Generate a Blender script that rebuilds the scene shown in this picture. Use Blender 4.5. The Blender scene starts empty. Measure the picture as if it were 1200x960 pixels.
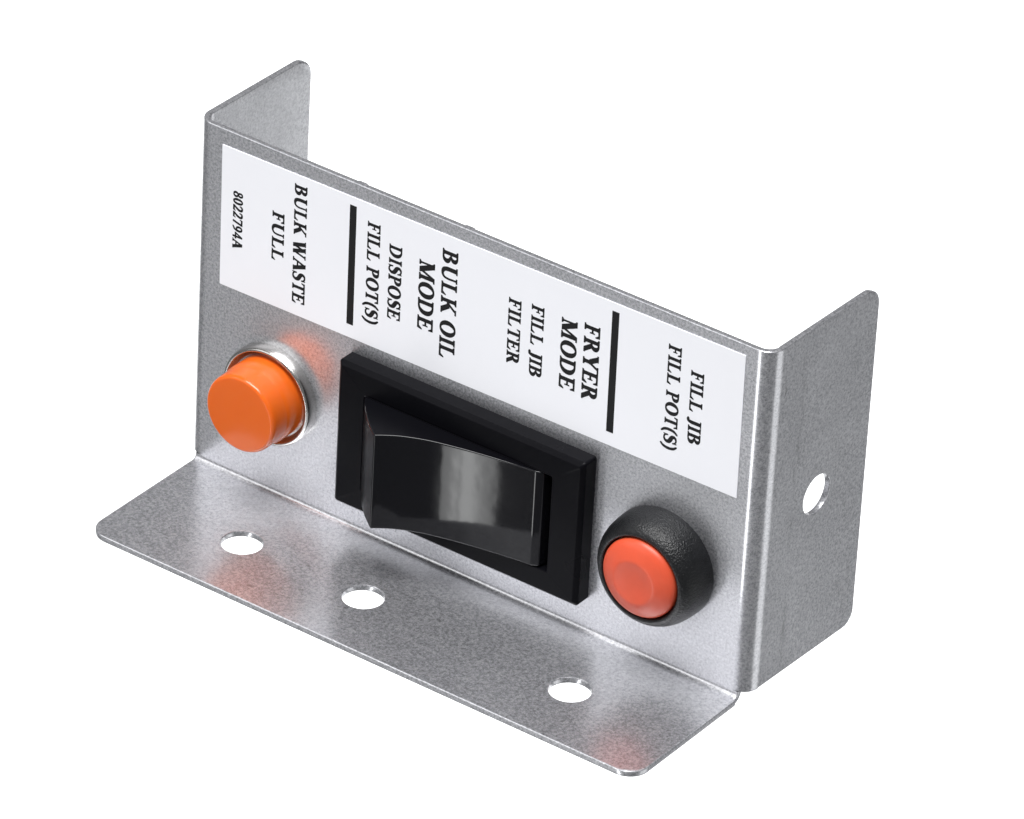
import bpy, bmesh, math, random
from mathutils import Vector, Matrix
random.seed(7)
sc = bpy.context.scene

# ------------------------------------------------------------------ units
# Everything is laid out in "label units" (the printed label is 100 wide,
# 1 unit = 0.82 mm) in plate axes: x along the plate, y to the back, z up,
# front face of the plate at y = 0.
S = 0.00082
ZB, T = -60.12, 1.1                 # top face of the foot flange, sheet thickness
def W(x, y, z):
    return Vector(((x - 50.0) * S, y * S, (z - ZB + T) * S))
O = W(50, 0, -30)                   # a point amid the plate

# ------------------------------------------------------------------ camera
cam_d = bpy.data.cameras.new('camera'); cam = bpy.data.objects.new('camera', cam_d)
sc.collection.objects.link(cam); sc.camera = cam
F, CX, CY = 8479.2, 613.92, 497.18
right = Vector((0.80705492, 0.58848770, 0.04842092))
down = Vector((0.34549574, -0.40412783, -0.84694356))
fwd = Vector((-0.47884762, 0.70025919, -0.52947335))
cam.matrix_world = Matrix.Translation(W(597.668, -785.929, 566.529)) @ \
    Matrix((right, -down, -fwd)).transposed().to_4x4()
cam_d.sensor_width = 36; cam_d.lens = F / 1200 * 36
cam_d.shift_x = (600 - CX) / 1200; cam_d.shift_y = (CY - 480) / 1200
cam_d.clip_start = 0.01; cam_d.clip_end = 50

# ------------------------------------------------------------------ studio light
wd = bpy.data.worlds.new('World'); sc.world = wd; wd.use_nodes = True
wd.node_tree.nodes['Background'].inputs[0].default_value = (0.97, 0.98, 1.0, 1)
wd.node_tree.nodes['Background'].inputs[1].default_value = 0.18
sc.view_settings.view_transform = 'Standard'; sc.view_settings.look = 'None'
sc.view_settings.exposure = 0; sc.view_settings.gamma = 1

def softbox(name, az, el, dist, w, h, radiance, color=(1, 1, 1)):
    """rectangular softbox aimed at the bracket; az from the plate's front towards its right end"""
    a, e = math.radians(az), math.radians(el)
    d = Vector((math.sin(a) * math.cos(e), -math.cos(a) * math.cos(e), math.sin(e)))
    l = bpy.data.lights.new(name, 'AREA'); l.shape = 'RECTANGLE'; l.size = w; l.size_y = h
    l.energy = radiance * math.pi * w * h; l.color = color
    o = bpy.data.objects.new(name, l); sc.collection.objects.link(o)
    o.location = O + d * dist
    o.rotation_euler = (-d).to_track_quat('-Z', 'Y').to_euler()
    return o
softbox('softbox_front_left', -38, 30, 0.9, 0.75, 0.40, 1.7)
softbox('softbox_overhead', 6, 73, 0.9, 0.66, 0.42, 16.0)
softbox('strip_light_low_front', -9, -31, 0.6, 0.085, 0.50, 4.5)
softbox('added_light_low_front_core', -9.6, -31, 0.57, 0.042, 0.46, 4.5)  # extra lamp added to brighten the middle of the rocker's highlight
softbox('strip_light_low_side', 110, -31, 0.6, 0.34, 0.40, 1.35)
softbox('added_light_low_back', 160, -34, 0.33, 0.07, 0.20, 2.4)  # added lamp, placed to brighten the left flange's inner face

sc.cycles.max_bounces = 12; sc.cycles.transparent_max_bounces = 16
sc.cycles.sample_clamp_indirect = 6

# ------------------------------------------------------------------ materials
def mat(name):
    m = bpy.data.materials.new(name); m.use_nodes = True
    nt = m.node_tree; b = nt.nodes['Principled BSDF']
    return m, nt, b
def node(nt, kind, **kw):
    n = nt.nodes.new(kind)
    for k, v in kw.items(): setattr(n, k, v)
    return n
def coords(nt, scale=(1, 1, 1)):
    tc = node(nt, 'ShaderNodeTexCoord'); mp = node(nt, 'ShaderNodeMapping')
    mp.inputs['Scale'].default_value = scale
    nt.links.new(tc.outputs['Object'], mp.inputs[0])
    return mp.outputs[0]
def noise(nt, vec, scale, detail=3, rough=.55):
    n = node(nt, 'ShaderNodeTexNoise'); n.inputs['Scale'].default_value = scale
    n.inputs['Detail'].default_value = detail; n.inputs['Roughness'].default_value = rough
    nt.links.new(vec, n.inputs['Vector']); return n.outputs['Fac']
def ramp(nt, fac, stops):
    r = node(nt, 'ShaderNodeValToRGB'); e = r.color_ramp.elements
    while len(e) < len(stops): e.new(.5)
    for i, (p, c) in enumerate(stops):
        e[i].position = p; e[i].color = (c, c, c, 1) if isinstance(c, (int, float)) else (*c, 1)
    nt.links.new(fac, r.inputs[0]); return r.outputs['Color']
def maprange(nt, fac, a, b, c, d):
    m = node(nt, 'ShaderNodeMapRange'); nt.links.new(fac, m.inputs[0])
    for i, v in enumerate((a, b, c, d)): m.inputs[i + 1].default_value = v
    return m.outputs[0]
def bump(nt, h, strength, dist, normal=None):
    b = node(nt, 'ShaderNodeBump'); b.inputs['Strength'].default_value = strength
    b.inputs['Distance'].default_value = dist; nt.links.new(h, b.inputs['Height'])
    if normal: nt.links.new(normal, b.inputs['Normal'])
    return b.outputs[0]

# galvanised sheet steel: mottled zinc grain, rolled streaks, faint scuffs
STEEL, nt, b = mat('galvanised_sheet_steel')
v = coords(nt)
g1 = noise(nt, v, 3300, 4, .8); g2 = noise(nt, v, 6000, 2, .6); g3 = noise(nt, v, 70, 3)
vs = coords(nt, (1, 1, .10)); g4 = noise(nt, vs, 2600, 2)
def mul(nt, a, b_):
    m = node(nt, 'ShaderNodeMix', data_type='RGBA', blend_type='MULTIPLY'); m.inputs[0].default_value = 1
    nt.links.new(a, m.inputs[6]); nt.links.new(b_, m.inputs[7]); return m.outputs[2]
def math2(nt, op, a, b_):
    m = node(nt, 'ShaderNodeMath', operation=op)
    for i, q in enumerate((a, b_)):
        if isinstance(q, (int, float)): m.inputs[i].default_value = q
        elif q is not None: nt.links.new(q, m.inputs[i])
    return m.outputs[0]
grain = ramp(nt, g1, [(.34, (.54, .543, .563)), (.50, (.655, .658, .682)), (.66, (.77, .773, .80))])
col = mul(nt, grain, ramp(nt, g3, [(.35, .90), (.65, 1.0)]))
# dark rub marks left by the press brake, a fixed way behind the bend of each side flange
sx = node(nt, 'ShaderNodeSeparateXYZ'); nt.links.new(v, sx.inputs[0])
dy = math2(nt, 'ABSOLUTE', math2(nt, 'SUBTRACT', sx.outputs['Y'], 8.6 * S), None)
band = maprange(nt, dy, .1 * S, .9 * S, 1, 0)
blot = maprange(nt, noise(nt, coords(nt, (1, 1, .35)), 900, 3, .7), .46, .66, 0, .6)
rub = math2(nt, 'MULTIPLY', band, blot)
# stray dark specks and short scratches
speck = maprange(nt, noise(nt, v, 520, 2), .72, .76, 0, .6)
mp = node(nt, 'ShaderNodeMapping'); tc = node(nt, 'ShaderNodeTexCoord'); nt.links.new(tc.outputs['Object'], mp.inputs[0])
mp.inputs['Rotation'].default_value = (.5, .3, .5); mp.inputs['Scale'].default_value = (130, 2600, 2600)
scr = maprange(nt, noise(nt, mp.outputs[0], 1, 1), .76, .81, 0, .6)
wear = maprange(nt, math2(nt, 'MAXIMUM', rub, speck), 0, 1, 1, .45)
col = mul(nt, col, wear)
scm = node(nt, 'ShaderNodeMix', data_type='RGBA'); nt.links.new(scr, scm.inputs[0]); nt.links.new(col, scm.inputs[6]); scm.inputs[7].default_value = (.93, .93, .95, 1)
col = scm.outputs[2]
# two lobes: the smooth rolled zinc, and a sparkling skin of fine crystal grains
n1 = bump(nt, g1, .3, 6e-6); n3 = bump(nt, g4, .35, 5e-6, n1)
b.inputs['Metallic'].default_value = 1
nt.links.new(col, b.inputs['Base Color']); nt.links.new(n3, b.inputs['Normal'])
nt.links.new(maprange(nt, g3, .3, .7, .19, .27), b.inputs['Roughness'])
b2 = node(nt, 'ShaderNodeBsdfPrincipled'); b2.inputs['Metallic'].default_value = 1; b2.inputs['Roughness'].default_value = .60
g5 = noise(nt, v, 2700, 5, .85)
skin = mul(nt, ramp(nt, g5, [(.38, (.34, .34, .362)), (.50, (.62, .624, .656)), (.62, (.92, .92, .95))]), wear)
nt.links.new(skin, b2.inputs['Base Color']); nt.links.new(bump(nt, g5, .5, 1.5e-5), b2.inputs['Normal'])
mx = node(nt, 'ShaderNodeMixShader'); mx.inputs[0].default_value = .45
nt.links.new(b.outputs[0], mx.inputs[1]); nt.links.new(b2.outputs[0], mx.inputs[2]); nt.links.new(mx.outputs[0], nt.nodes['Material Output'].inputs[0])

CHROME, nt, b = mat('nickel_plated_ring')
b.inputs['Base Color'].default_value = (.60, .59, .57, 1); b.inputs['Metallic'].default_value = 1
b.inputs['Roughness'].default_value = .24
nt.links.new(bump(nt, noise(nt, coords(nt), 500, 2), .15, 2e-5), b.inputs['Normal'])

def plastic(name, col, rough, ior=1.5, grain=None, gstr=.2, gdist=1e-5, var=.0):
    m, nt, b = mat(name)
    v = coords(nt)
    if var:
        nt.links.new(ramp(nt, noise(nt, v, 700, 3), [(.3, tuple(c * (1 - var) for c in col)), (.7, tuple(min(1, c * (1 + var)) for c in col))]), b.inputs['Base Color'])
    else: b.inputs['Base Color'].default_value = (*col, 1)
    b.inputs['IOR'].default_value = ior
    nt.links.new(maprange(nt, noise(nt, v, 120, 3), .3, .7, rough * .85, rough * 1.2), b.inputs['Roughness'])
    if grain: nt.links.new(bump(nt, noise(nt, v, grain, 2), gstr, gdist), b.inputs['Normal'])
    return m, nt, b
BLACK, nt, b = plastic('black_satin_plastic', (.0035, .0035, .0048), .30, 1.4, 1800, .12, 4e-6)
b.inputs['Specular IOR Level'].default_value = .10
GLOSS = plastic('black_gloss_plastic', (.0045, .0045, .006), .07, 1.4, 260, .3, 3.5e-5)[0]
RUBBER, nt, b = plastic('black_textured_plastic', (.0065, .007, .008), .34, 1.5, 4000, 1.0, 1.3e-4, .2)
b.inputs['Specular IOR Level'].default_value = .38
RED, nt, b = plastic('red_satin_plastic', (.64, .085, .036), .36, 1.45, 3000, .25, 8e-6, .03)
b.inputs['Subsurface Weight'].default_value = .15; b.inputs['Subsurface Radius'].default_value = (1, .3, .2); b.inputs['Subsurface Scale'].default_value = .0006
ORANGE, nt, b = plastic('orange_gloss_lens', (.70, .125, .012), .17, 1.5)
b.inputs['Subsurface Weight'].default_value = .35; b.inputs['Subsurface Radius'].default_value = (1, .45, .1); b.inputs['Subsurface Scale'].default_value = .0012
PAPER = plastic('white_label_vinyl', (.87, .875, .915), .45, 1.45, 900, .06, 4e-6)[0]
INK, nt, b = plastic('black_print', (.009, .009, .010), .6)
b.inputs['Specular IOR Level'].default_value = .2
DARK = plastic('dark_recess_plastic', (.006, .006, .007), .5)[0]

GLASS, nt, b = mat('clear_table_glass')
nt.nodes.remove(b)
tr = node(nt, 'ShaderNodeBsdfTransparent'); gl = node(nt, 'ShaderNodeBsdfGlossy'); mx = node(nt, 'ShaderNodeMixShader'); fr = node(nt, 'ShaderNodeLayerWeight')
tr.inputs[0].default_value = (.985, .99, .99, 1); gl.inputs['Roughness'].default_value = 0; fr.inputs['Blend'].default_value = .5
pw = node(nt, 'ShaderNodeMath', operation='POWER'); pw.inputs[1].default_value = 5
nt.links.new(fr.outputs['Facing'], pw.inputs[0])
nt.links.new(maprange(nt, pw.outputs[0], 0, 1, .02, 1), mx.inputs[0]); nt.links.new(tr.outputs[0], mx.inputs[1]); nt.links.new(gl.outputs[0], mx.inputs[2])
nt.links.new(mx.outputs[0], nt.nodes['Material Output'].inputs[0])
BACK, nt, b = mat('glowing_white_panel')
b.inputs['Base Color'].default_value = (.9, .9, .9, 1); b.inputs['Roughness'].default_value = .6
b.inputs['Emission Color'].default_value = (1, 1, 1, 1); b.inputs['Emission Strength'].default_value = 1.15  # glow put into the panel so the background renders pure white

# ------------------------------------------------------------------ helpers
def build(name, bm, m, parent=None, smooth=30, weld=True, wn=True):
    if weld: bmesh.ops.remove_doubles(bm, verts=bm.verts, dist=1e-4)
    bmesh.ops.recalc_face_normals(bm, faces=bm.faces)
    for v in bm.verts: v.co = W(*v.co)
    if smooth:
        for f in bm.faces: f.smooth = True
        for e in bm.edges:
            if len(e.link_faces) == 2: e.smooth = e.calc_face_angle(0) < math.radians(smooth)
    me = bpy.data.meshes.new(name); bm.to_mesh(me); bm.free()
    me.materials.append(m)
    o = bpy.data.objects.new(name, me); sc.collection.objects.link(o)
    if parent is not None: o.parent = parent
    if wn:
        md = o.modifiers.new('weighted_normal', 'WEIGHTED_NORMAL'); md.keep_sharp = True; md.weight = 100
    return o

def strip(bm, loops, closed=True):
    """quads between successive vertex loops"""
    for A, B in zip(loops, loops[1:]):
        n = len(A)
        for i in range(n if closed else n - 1):
            j = (i + 1) % n
            try: bm.faces.new((A[i], A[j], B[j], B[i]))
            except ValueError: pass

def lathe(bm, cx, cz, prof, n=72):
    """prof: list of (radius, y) turned about the axis x = cx, z = cz"""
    loops = []
    for r, y in prof:
        if r < 1e-6: loops.append([bm.verts.new((cx, y, cz))] * n)
        else: loops.append([bm.verts.new((cx + r * math.cos(2 * math.pi * i / n), y, cz + r * math.sin(2 * math.pi * i / n))) for i in range(n)])
    for A, B in zip(loops, loops[1:]):
        for i in range(n):
            j = (i + 1) % n
            vs = []
            for q in (A[i], A[j], B[j], B[i]):
                if q not in vs: vs.append(q)
            if len(vs) > 2: bm.faces.new(vs)

def rrect(u0, u1, v0, v1, radii, d, sides):
    """rounded rectangle; each side pulled in by d where sides says so (left, right, bottom, top)"""
    L, R, B, Tp = [d if s else 0 for s in sides]
    a, c, e, g = u0 + L, u1 - R, v0 + B, v1 - Tp
    pts = []
    for (x, y, sx, sy, r, a0) in ((a, e, 1, 1, radii[0], 180), (c, e, -1, 1, radii[1], 270), (c, g, -1, -1, radii[2], 0), (a, g, 1, -1, radii[3], 90)):
        if r <= 0: pts.append((x, y)); continue
        rr = max(r - d, .01)
        for k in range(9):
            t = math.radians(a0 + 90 * k / 8)
            pts.append((x + sx * rr + rr * math.cos(t), y + sy * rr + rr * math.sin(t)))
    return pts

def sheet(bm, rect, radii, sides, holes, place, t=T, bv=.24):
    """flat piece of sheet metal with rounded corners, softened rims and punched holes.
    place(u, v, w) -> unit coordinates, w runs from 0 (seen face) to t"""
    prof = [(bv, 0), (bv * .5, bv * .13), (bv * .13, bv * .5), (0, bv), (0, t - bv), (bv * .3, t - bv * .3), (bv, t)]
    caps = {0: [], t: []}
    def add(fn):
        loops = [[bm.verts.new(place(u, v, w)) for u, v in fn(d)] for d, w in prof]
        strip(bm, loops)
        caps[0].append(loops[0]); caps[t].append(loops[-1])
    add(lambda d: rrect(*rect, radii, d, sides))
    for (hu, hv, hr) in holes:
        add(lambda d: [(hu + (hr + d * .8) * math.cos(2 * math.pi * i / 48), hv + (hr + d * .8) * math.sin(2 * math.pi * i / 48)) for i in range(48)])
    for loops in caps.values():
        es = []
        for lp in loops:
            for i in range(len(lp)):
                q = (lp[i], lp[(i + 1) % len(lp)])
                es.append(bm.edges.get(q) or bm.edges.new(q))
        bmesh.ops.triangle_fill(bm, use_beauty=True, use_dissolve=False, edges=es)

def sweep(bm, path, normals, v0, v1, place, t=T, bv=.24, low=True):
    """sheet cross-section (v0..v1 wide, rims softened) carried along a 2-D path; the path is the seen face"""
    k = bv
    b0 = k if low else 0
    sec = [(v0 + b0, 0), (v0 + b0 * .13, b0 * .5), (v0, b0), (v0, t - b0), (v0 + b0, t),
           (v1 - k, t), (v1, t - k), (v1, k), (v1 - k * .13, k * .5), (v1 - k * .5, k * .13), (v1 - k, 0)]
    if not low: sec = [(v0, 0), (v0, t)] + sec[5:]       # open at the fold
    loops = []
    for (px, py), (nx, ny) in zip(path, normals):
        loops.append([bm.verts.new(place(px - nx * w, py - ny * w, v)) for v, w in sec])
    strip(bm, loops)

# ------------------------------------------------------------------ setting
bm = bmesh.new()
g = 0.36
def box(bm, x0, x1, y0, y1, z0, z1):
    vs = [bm.verts.new((x, y, z)) for x in (x0, x1) for y in (y0, y1) for z in (z0, z1)]
    for f in ((0, 1, 3, 2), (4, 6, 7, 5), (0, 4, 5, 1), (2, 3, 7, 6), (0, 2, 6, 4), (1, 5, 7, 3)): bm.faces.new([vs[i] for i in f])
box(bm, 50 - g / S, 50 + g / S, -g / S, g / S, ZB - T - 8 / .82, ZB - T + .04)
table = build('table_top', bm, GLASS, smooth=0)
table['kind'] = 'structure'; table['label'] = 'clear glass table top that carries the bracket'; table['category'] = 'table'
# white glowing panel added behind, square to the line of sight
bm = bmesh.new()
c = O + fwd * 0.75
hw, hh, th = .47, .50, .012
vs = [bm.verts.new(c + right * (sx * hw) - down * (sy * hh) + fwd * (sz * th)) for sx in (-1, 1) for sy in (-1, 1) for sz in (0, 1)]
for f in ((0, 1, 3, 2), (4, 6, 7, 5), (0, 4, 5, 1), (2, 3, 7, 6), (0, 2, 6, 4), (1, 5, 7, 3)): bm.faces.new([vs[i] for i in f])
bmesh.ops.recalc_face_normals(bm, faces=bm.faces)
me = bpy.data.meshes.new('backdrop'); bm.to_mesh(me); bm.free(); me.materials.append(BACK)
bd = bpy.data.objects.new('backdrop', me); sc.collection.objects.link(bd)
bd['kind'] = 'structure'; bd['label'] = 'plain white glowing panel added behind the bracket'; bd['category'] = 'backdrop'

# ------------------------------------------------------------------ the bracket
root = bpy.data.objects.new('control_panel_bracket', None); sc.collection.objects.link(root)
root.empty_display_size = .01
root['label'] = 'bent sheet steel control bracket with rocker switch, two buttons and printed white label'
root['category'] = 'bracket'

XL, XR, ZT, ZLOW = -5.4, 104.9, 2.5, -59.2
RO = 3.0                                    # outer bend radius of the side flanges
AL, AR = -.0183, .0427                      # how far the side flanges lean out of square
path, nrm = [], []
def arc(cx, cy, a0, a1, n=12):
    for i in range(n + 1):
        a = a0 + (a1 - a0) * i / n
        path.append((cx + RO * math.cos(a), cy + RO * math.sin(a))); nrm.append((math.cos(a), math.sin(a)))
# outward normals: left flange -x, front -y, right flange +x
arc(XL + RO, RO, math.pi - AL * -1, 1.5 * math.pi)
for i in range(1, 24):
    path.append((XL + RO + (XR - XL - 2 * RO) * i / 24, 0)); nrm.append((0, -1))
arc(XR - RO, RO, 1.5 * math.pi, 2 * math.pi - AR)
bm = bmesh.new()
sweep(bm, path, nrm, ZLOW, ZT, lambda x, y, v: (x, y, v), low=False)
# little breaks left on the rim where the blank was nipped from its sheet
for nx in (26.9, 47.6):
    vs = [bm.verts.new((x, y, z)) for x, k in ((nx - .9, .3), (nx - .4, 1), (nx + .5, 1), (nx + .8, .3)) for y, z in ((.12, ZT - .2), (.16, ZT + .06 * k), (T - .1, ZT + .08 * k), (T - .05, ZT - .2))]
    strip(bm, [vs[i:i + 4] for i in (0, 4, 8, 12)]); bm.faces.new(vs[0:4]); bm.faces.new(vs[12:16])
plate = build('front_plate', bm, STEEL, root)

def flange(end, n, tang, length, holes, rb, rt, rise):
    (px, py), (nx, ny), (tx, ty) = end, n, tang
    bm = bmesh.new()
    sheet(bm, (0, length, ZLOW, ZT), (0, rb, rt, 0), (False, True, True, True), holes,
          lambda u, v, w: (px + tx * u - nx * w, py + ty * u - ny * w, v + rise * u))
    return build('side_flange', bm, STEEL, root)
n0, n1 = nrm[0], nrm[-1]
flange(path[0], n0, (n0[1] * 1, -n0[0]) if -n0[0] > 0 else (-n0[1], n0[0]), 27.9 - RO, [], 3.0, 3.6, 0)
flange(path[-1], n1, (-n1[1], n1[0]), 27.6 - RO, [(14.75 - RO, -29.25, 3.37)], 2.4, 3.3, .018)

# foot flange with its inside bend
RI = .95
XBL, XBR = -3.7, 103.4
bm = bmesh.new()
p2, nn2 = [], []
for i in range(9):
    a = math.radians(90 * i / 8)            # from plate face (normal -y) to foot face (normal +z)
    p2.append((-RI + RI * math.cos(a), ZB + RI - RI * math.sin(a))); nn2.append((-math.cos(a), math.sin(a)))
sweep(bm, p2, nn2, XBL + .05, XBR - .25, lambda y, z, v: (v, y, z))
sheet(bm, (XBL, XBR, -27.9, -RI), (3.6, 3.6, 0, 0), (True, True, True, False),
      [(17.67, -15.03, 3.37), (41.81, -15.0, 3.37), (81.99, -15.05, 3.37)],
      lambda u, v, w: (u, v, ZB - w))
# nipped spot on the front rim
vs = [bm.verts.new((45.6 + dx, y, z)) for dx in (-.16, .16) for y, z in ((-27.6, ZB + .03), (-27.93, ZB - .1), (-27.98, ZB - .9), (-27.6, ZB - .95))]
strip(bm, [vs[:4], vs[4:]]); bm.faces.new(vs[:4]); bm.faces.new(vs[4:])
build('foot_flange', bm, STEEL, root)

# ------------------------------------------------------------------ printed label
PSI, LZ = .0101, -.337
def lab(u, v, w):                            # label axes -> units
    c, s = math.cos(PSI), math.sin(PSI)
    return (c * u - s * v, -w, LZ + s * u + c * v)
bm = bmesh.new()
sheet(bm, (0, 100, -25.37, 0), (.1, .1, .1, .1), (True,) * 4, [], lambda u, v, w: lab(u, v, .12 - w), t=.12, bv=.03)
label = build('label', bm, PAPER, root)

ST, TH, SF, SE = .20, .085, .065, .10
class Glyph:
    def __init__(s): s.q = []
    def poly(s, *p): s.q.append(list(p))
    def rect(s, x0, y0, x1, y1): s.poly((x0, y0), (x1, y0), (x1, y1), (x0, y1))
    def serif(s, x0, x1, y, up):             # slab with bracket; up = +1 at the foot, -1 at the head
        s.rect(x0, min(y, y + up * SF), x1, max(y, y + up * SF))
    def stem(s, x, y0=0, y1=1, w=ST, foot=1, head=1):
        s.rect(x, y0, x + w, y1)
        for on, y, d in ((foot, y0, 1), (head, y1, -1)):
            if not on: continue
            s.serif(x - SE, x + w + SE, y, d)
            s.poly((x - SE * .5, y + d * SF), (x, y + d * SF), (x, y + d * (SF + .06)))
            s.poly((x + w, y + d * SF), (x + w + SE * .5, y + d * SF), (x + w, y + d * (SF + .06)))
    def line(s, a, b, w):                    # diagonal with horizontal ends, w measured along x
        w = w * 1.14 + .02
        s.poly((a[0] - w / 2, a[1]), (a[0] + w / 2, a[1]), (b[0] + w / 2, b[1]), (b[0] - w / 2, b[1]))
    def ring(s, cx, cy, rx, ry, tk, tn, a0=0, a1=360, n=28):
        tk, tn = tk * 1.16, tn
        for i in range(n):
            t0, t1 = [math.radians(a0 + (a1 - a0) * k / n) for k in (i, i + 1)]
            s.poly((cx + rx * math.cos(t0), cy + ry * math.sin(t0)), (cx + rx * math.cos(t1), cy + ry * math.sin(t1)),
                   (cx + (rx - tk) * math.cos(t1), cy + (ry - tn) * math.sin(t1)), (cx + (rx - tk) * math.cos(t0), cy + (ry - tn) * math.sin(t0)))
    def stroke(s, pts, ws, sub=5):
        P, Wd = [], []
        n = len(pts); ws = [max(q * 1.18, .075) for q in ws]
        for i in range(n - 1):
            p0, p1, p2, p3 = pts[max(i - 1, 0)], pts[i], pts[i + 1], pts[min(i + 2, n - 1)]
            for k in range(sub + (i == n - 2)):
                t = k / sub
                P.append(tuple(.5 * (2 * p1[j] + (p2[j] - p0[j]) * t + (2 * p0[j] - 5 * p1[j] + 4 * p2[j] - p3[j]) * t * t + (3 * p1[j] - p0[j] - 3 * p2[j] + p3[j]) * t ** 3) for j in (0, 1)))
                Wd.append(ws[i] + (ws[i + 1] - ws[i]) * t)
        L, R = [], []
        for i, (x, y) in enumerate(P):
            a, b = P[max(i - 1, 0)], P[min(i + 1, len(P) - 1)]
            dx, dy = b[0] - a[0], b[1] - a[1]; l = math.hypot(dx, dy) or 1
            L.append((x - dy / l * Wd[i] / 2, y + dx / l * Wd[i] / 2)); R.append((x + dy / l * Wd[i] / 2, y - dx / l * Wd[i] / 2))
        for i in range(len(P) - 1): s.poly(L[i], L[i + 1], R[i + 1], R[i])
    def toparm(s, x0, x1):
        s.rect(x0, 1 - TH, x1, 1); s.poly((x1 - .12, 1 - TH), (x1, 1), (x1 + .02, .74), (x1 - .015, .74))
    def midarm(s, x0, x1):
        s.rect(x0, .48, x1, .48 + TH); s.poly((x1 - .04, .52), (x1, .66), (x1 + .03, .66), (x1 + .03, .36), (x1, .36))
    def botarm(s, x0, x1):
        s.rect(x0, 0, x1, TH); s.poly((x1 - .14, TH), (x1, 0), (x1 + .06, .28), (x1 + .025, .28))

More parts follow.
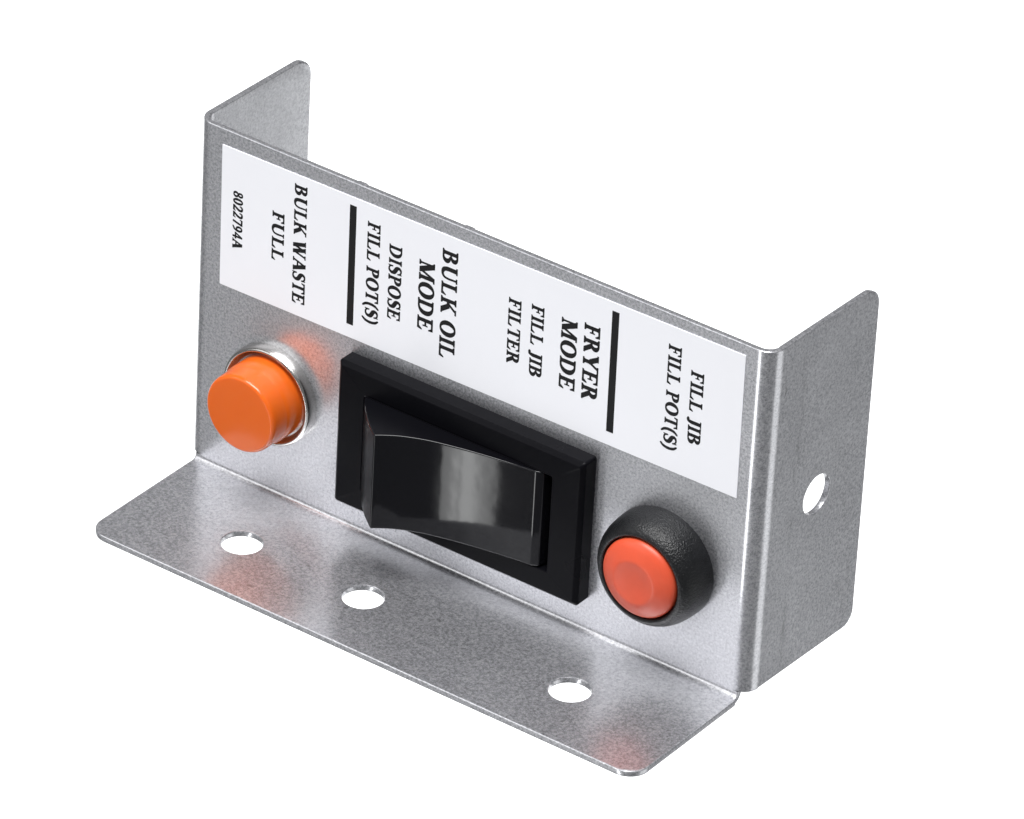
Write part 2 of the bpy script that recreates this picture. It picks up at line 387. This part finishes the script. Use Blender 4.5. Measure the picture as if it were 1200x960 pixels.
def make_glyph(ch):
    g = Glyph(); a = .8
    if ch == 'F': g.stem(.14); g.toparm(.3, .74); g.midarm(.3, .54); a = .84
    elif ch == 'E': g.stem(.14); g.toparm(.3, .78); g.midarm(.3, .56); g.botarm(.3, .80); a = .923
    elif ch == 'L': g.stem(.14); g.botarm(.3, .80); a = .923
    elif ch == 'I': g.stem(.15); a = .503
    elif ch == 'T':
        g.stem(.36, head=0); g.rect(.06, 1 - TH, .86, 1)
        g.poly((.06, 1), (.18, 1 - TH), (.065, .74), (.03, .74)); g.poly((.74, 1 - TH), (.86, 1), (.89, .74), (.855, .74)); a = .923
    elif ch in 'PR':
        g.stem(.14); g.rect(.3, 1 - TH, .42, 1); g.rect(.3, .46, .42, .46 + TH); g.ring(.42, .73, .36, .27, .21, TH, -90, 90, 16); a = .84
        if ch == 'R': g.line((.50, .5), (.86, 0), .23); g.rect(.80, 0, 1.0, SF); a = 1.0
    elif ch == 'B':
        g.stem(.14); g.rect(.3, 1 - TH, .44, 1); g.rect(.3, .5, .46, .5 + TH); g.rect(.3, 0, .46, TH)
        g.ring(.44, .765, .34, .235, .2, TH, -90, 90, 16); g.ring(.46, .27, .42, .27, .22, TH, -90, 90, 16); a = 1.0
    elif ch == 'D':
        g.stem(.14); g.rect(.3, 1 - TH, .44, 1); g.rect(.3, 0, .44, TH); g.ring(.44, .5, .56, .5, .22, TH, -90, 90, 24); a = 1.09
    elif ch == 'O': g.ring(.545, .5, .50, .52, .22, TH); a = 1.09
    elif ch == 'U':
        g.stroke([(.25, 1), (.25, .7), (.25, .36), (.33, .12), (.56, .03), (.78, .12), (.86, .36), (.86, .7), (.86, 1)], [ST, ST, ST, .17, .11, .08, .08, .08, .08])
        g.serif(.05, .45, 1, -1); g.serif(.72, 1.0, 1, -1); a = 1.09
    elif ch == 'K':
        g.stem(.14); g.line((.36, .40), (.86, 1), .09); g.line((.52, .56), (.92, 0), .25); g.serif(.70, 1.02, 1, -1); g.serif(.74, 1.10, 0, 1); a = 1.09
    elif ch == 'W':
        g.line((.18, 1), (.47, -.02), .22); g.line((.45, -.02), (.74, .98), .08); g.line((.66, 1), (.98, -.02), .22); g.line((.96, -.02), (1.27, .98), .08)
        g.serif(.0, .38, 1, -1); g.serif(.5, .88, 1, -1); g.serif(1.12, 1.42, 1, -1); a = 1.426
    elif ch == 'A':
        g.line((.16, 0), (.52, 1.0), .08); g.line((.54, 1.02), (.92, 0), .23); g.rect(.28, .32, .78, .32 + TH); g.serif(.02, .32, 0, 1); g.serif(.72, 1.08, 0, 1); a = 1.09
    elif ch == 'M':
        g.stem(.19, w=.08); g.line((.25, 1), (.68, .02), .24); g.line((.66, .02), (1.06, 1), .07); g.stem(1.0, head=0); g.serif(.08, .3, 1, -1); g.serif(1.0, 1.30, 1, -1); a = 1.343
    elif ch == 'Y':
        g.line((.2, 1), (.54, .42), .24); g.line((.90, 1), (.58, .42), .08); g.stem(.45, 0, .5, head=0); g.serif(.02, .40, 1, -1); g.serif(.74, 1.06, 1, -1); a = 1.06
    elif ch == 'S':
        g.stroke([(.69, .74), (.62, .90), (.44, .975), (.26, .92), (.19, .77), (.27, .63), (.45, .53), (.62, .41), (.66, .24), (.57, .08), (.39, .02), (.20, .09), (.13, .28)],
                 [.05, .06, .07, .12, .17, .21, .22, .21, .17, .11, .07, .06, .05])
        g.poly((.66, 1.01), (.70, 1.01), (.72, .70), (.68, .70)); g.poly((.11, .32), (.15, .32), (.14, -.02), (.10, -.02)); a = .84
    elif ch == 'J':
        g.stroke([(.36, 1), (.36, .6), (.36, .22), (.30, .0), (.17, -.06), (.08, .02)], [ST, ST, ST, .15, .10, .13]); g.serif(.14, .58, 1, -1); a = .588
    elif ch == '(': g.stroke([(.44, 1.04), (.24, .78), (.17, .40), (.24, .02), (.44, -.24)], [.05, .13, .16, .13, .05]); a = .48
    elif ch == ')': g.stroke([(.06, 1.04), (.26, .78), (.33, .40), (.26, .02), (.06, -.24)], [.05, .13, .16, .13, .05]); a = .48
    elif ch == '0': g.ring(.377, .5, .33, .51, .17, TH); a = .755
    elif ch == '8': g.ring(.377, .75, .26, .25, .13, TH); g.ring(.377, .26, .31, .27, .15, TH); a = .755
    elif ch == '2':
        g.stroke([(.09, .72), (.17, .91), (.36, .96), (.53, .86), (.54, .66), (.42, .43), (.24, .22), (.10, .07)], [.05, .09, .11, .15, .17, .14, .10, .08])
        g.poly((.06, 0), (.62, 0), (.70, .24), (.66, .24), (.60, .13), (.10, .13)); a = .755
    elif ch == '4': g.rect(.42, 0, .58, 1); g.line((.50, 1), (.08, .28), .08); g.rect(.04, .24, .72, .36); a = .755
    elif ch == '7': g.rect(.08, .87, .68, 1); g.line((.62, .95), (.32, 0), .13); g.poly((.08, 1), (.13, .87), (.05, .74), (.03, .74)); a = .755
    elif ch == '9': g.ring(.36, .67, .30, .33, .15, TH); g.stroke([(.585, .72), (.57, .45), (.42, .16), (.13, .0)], [.15, .15, .11, .05]); a = .755
    elif ch == ' ': a = .40
    return g.q, a

def lettering(text, base, cap, z0, z1):
    """one printed line: letters stand on x = base with their heads to +x and run down from z0 to z1"""
    polys, pen = [], 0
    for ch in text:
        q, a = make_glyph(ch)
        polys += [[(pen + x, y) for x, y in p] for p in q]; pen += a
    lo = min(x for p in polys for x, y in p); hi = max(x for p in polys for x, y in p)
    k = (z0 - z1) / (hi - lo)
    bm = bmesh.new(); f_ = .020 if cap > 2 else .028
    for i, p in enumerate(polys):
        for j, (ex, ey) in enumerate(((-f_, -f_), (-f_, f_), (f_, -f_), (f_, f_))):     # ink spread
            w = .125 + .0003 * ((4 * i + j) % 61)     # a hair apart so that crossing strokes never share a plane
            vs = [bm.verts.new(lab(base + (y + ey) * cap, z0 - (x + ex - lo) * k, w)) for x, y in p]
            bm.faces.new(vs)
    for f in bm.faces:
        f.normal_update()
        if f.normal.y > 0: f.normal_flip()
    for v in bm.verts: v.co = W(*v.co)
    me = bpy.data.meshes.new('lettering'); bm.to_mesh(me); bm.free(); me.materials.append(INK)
    o = bpy.data.objects.new('lettering', me); sc.collection.objects.link(o); o.parent = label
    o['label'] = 'black serif lettering reading ' + text
for line in (('8022794A', 2.45, 1.84, -7.4, -17.75), ('FULL', 10.25, 2.3, -8.15, -16.9), ('BULK WASTE', 14.5, 2.4, -1.65, -23.1),
             ('FILL POT(S)', 28.86, 2.4, -3.1, -21.3), ('DISPOSE', 33.15, 2.42, -5.55, -18.9), ('MODE', 39.0, 2.92, -6.1, -18.5),
             ('BULK OIL', 43.35, 2.9, -2.5, -21.9), ('FILTER', 56.2, 2.32, -6.4, -18.05), ('FILL JIB', 60.53, 2.32, -5.95, -18.65),
             ('MODE', 66.23, 2.9, -6.1, -18.6), ('FRYER', 70.5, 2.87, -5.45, -18.94), ('FILL POT(S)', 86.1, 2.34, -3.2, -21.7),
             ('FILL JIB', 90.43, 2.32, -6.2, -19.0)):
    lettering(*line)
for u0, u1 in ((25.27, 26.58), (75.43, 76.75)):
    bm = bmesh.new()
    sheet(bm, (u0, u1, -22.98, -1.45), (.05,) * 4, (True,) * 4, [], lambda u, v, w: lab(u, v, .14 - w), t=.03, bv=.005)
    build('divider_bar', bm, INK, label)

# ------------------------------------------------------------------ rocker switch
X0, X1, Z0, Z1 = 26.5, 74.2, -54.3, -27.9       # bezel
OX0, OX1, OZ0, OZ1 = 31.93, 68.4, -50.1, -32.42   # opening
YW, YF, CH = -2.7, -3.4, .72
bm = bmesh.new()
def ringrect(x0, x1, z0, z1, y, r):
    return [bm.verts.new((u, y, v)) for u, v in rrect(x0, x1, z0, z1, (r,) * 4, 0, (0,) * 4)]
e = .12
loops = [ringrect(X0, X1, Z0, Z1, .9, .5), ringrect(X0, X1, Z0, Z1, YW + e, .5), ringrect(X0 + .03, X1 - .03, Z0 + .03, Z1 - .03, YW - .02, .5),
         ringrect(X0 + CH - .1, X1 - CH + .1, Z0 + CH - .1, Z1 - CH + .1, YF + .08, .3), ringrect(X0 + CH + .06, X1 - CH - .06, Z0 + CH + .06, Z1 - CH - .06, YF, .3),
         ringrect(OX0 - .1, OX1 + .1, OZ0 - .1, OZ1 + .1, YF, .4), ringrect(OX0, OX1, OZ0, OZ1, YF + .1, .35), ringrect(OX0, OX1, OZ0, OZ1, -.3, .35)]
strip(bm, loops)
bm.faces.new(loops[-1])
bezel = build('switch_bezel', bm, BLACK, root, smooth=35)

prof = [(31.95, -.6), (32.0, -3.0), (32.6, -4.2), (33.7, -5.6), (35.4, -7.5), (37.2, -9.25), (40.05, -11.55)]
import itertools
front = [(40.05, -11.55), (41.8, -10.15), (43.7, -8.95), (46.7, -7.60), (49.5, -6.72), (52.3, -6.0), (54.7, -5.45), (58.9, -4.66), (62.3, -4.12), (65.6, -3.66)]
def cr(pts, sub=6):
    out = []
    for i in range(len(pts) - 1):
        p0, p1, p2, p3 = pts[max(i - 1, 0)], pts[i], pts[i + 1], pts[min(i + 2, len(pts) - 1)]
        for k in range(sub):
            t = k / sub
            out.append(tuple(.5 * (2 * p1[j] + (p2[j] - p0[j]) * t + (2 * p0[j] - 5 * p1[j] + 4 * p2[j] - p3[j]) * t * t + (3 * p1[j] - p0[j] - 3 * p2[j] + p3[j]) * t ** 3) for j in (0, 1)))
    out.append(pts[-1]); return out
left = cr(prof); face = cr(front)
outline = left + face[1:] + [(66.7, -3.15), (67.3, -.6)]
ZR0, ZR1 = -49.85, -32.45
bm = bmesh.new()
A = [bm.verts.new((x, y, ZR0)) for x, y in outline]; B = [bm.verts.new((x, y, ZR1)) for x, y in outline]
n = len(outline)
for i in range(n): bm.faces.new((A[i], A[(i + 1) % n], B[(i + 1) % n], B[i]))
bm.faces.new(A); bm.faces.new(B[::-1])
bm.edges.ensure_lookup_table()
sharp = []
for ed in bm.edges:
    a, b_ = ed.verts
    if abs(a.co.z - b_.co.z) < 1e-6: sharp.append(ed)
    elif any(math.hypot(a.co.x - px, a.co.y - py) < 1e-4 for px, py in ((40.05, -11.55), (65.6, -3.66), (66.7, -3.15))): sharp.append(ed)
bmesh.ops.recalc_face_normals(bm, faces=bm.faces)
bmesh.ops.bevel(bm, geom=sharp, offset=.3, segments=4, profile=.5, affect='EDGES', clamp_overlap=True)
rocker = build('rocker', bm, GLOSS, bezel, smooth=40)
rocker.data.materials.append(BLACK)              # polished face, satin moulded sides
for f in rocker.data.polygons:
    if abs(f.normal.z) > .97 or (f.normal.x < -.25 and abs(f.normal.z) < .02): f.material_index = 1


# ------------------------------------------------------------------ orange indicator
OC = (11.6, -41.6)
bm = bmesh.new()
lathe(bm, *OC, [(8.7, 1.0), (8.7, .02), (8.75, -.5), (8.72, -1.2), (8.62, -1.75), (8.46, -2.08), (8.24, -2.2), (8.08, -2.2), (7.95, -2.08), (7.8, -1.7), (7.5, -1.2), (7.2, -.9), (0, -.9)])
ring = build('lamp_ring', bm, CHROME, root, smooth=50)
bm = bmesh.new()
cap = [(7.0, -.5), (7.0, -2.6), (7.0, -4.4), (6.9, -5.2), (6.82, -5.35), (6.8, -7.9)] + [(6.78 - .6 * (1 - math.cos(a)), -8.0 - .85 * math.sin(a)) for a in [math.radians(10 * k) for k in range(1, 10)]] + [(4, -8.94), (0, -8.98)]
lathe(bm, *OC, cap)
build('lens', bm, ORANGE, ring, smooth=50)

# ------------------------------------------------------------------ red push button
RC = (87.7, -41.45)
bm = bmesh.new()
lathe(bm, *RC, [(9.4, 1.0), (9.45, .02), (9.55, -.35), (9.55, -1.1), (9.5, -2.2), (9.38, -3.4), (9.1, -4.5), (8.68, -5.4), (8.1, -6.1), (7.65, -6.42), (7.35, -6.5), (7.1, -6.35), (6.97, -5.9), (6.95, -3.5), (0, -3.5)], 96)
bz = build('button_bezel', bm, RUBBER, root, smooth=60)
bm = bmesh.new()
lathe(bm, *RC, [(6.78, -3.6), (6.78, -6.1), (6.72, -6.42), (6.58, -6.72), (6.2, -7.12), (5.4, -7.5), (4.6, -7.86), (4.0, -8.1), (3.7, -8.18), (3.4, -8.17), (2.8, -8.08), (1.6, -7.98), (0, -7.95)], 96)
build('button_cap', bm, RED, bz, smooth=60)
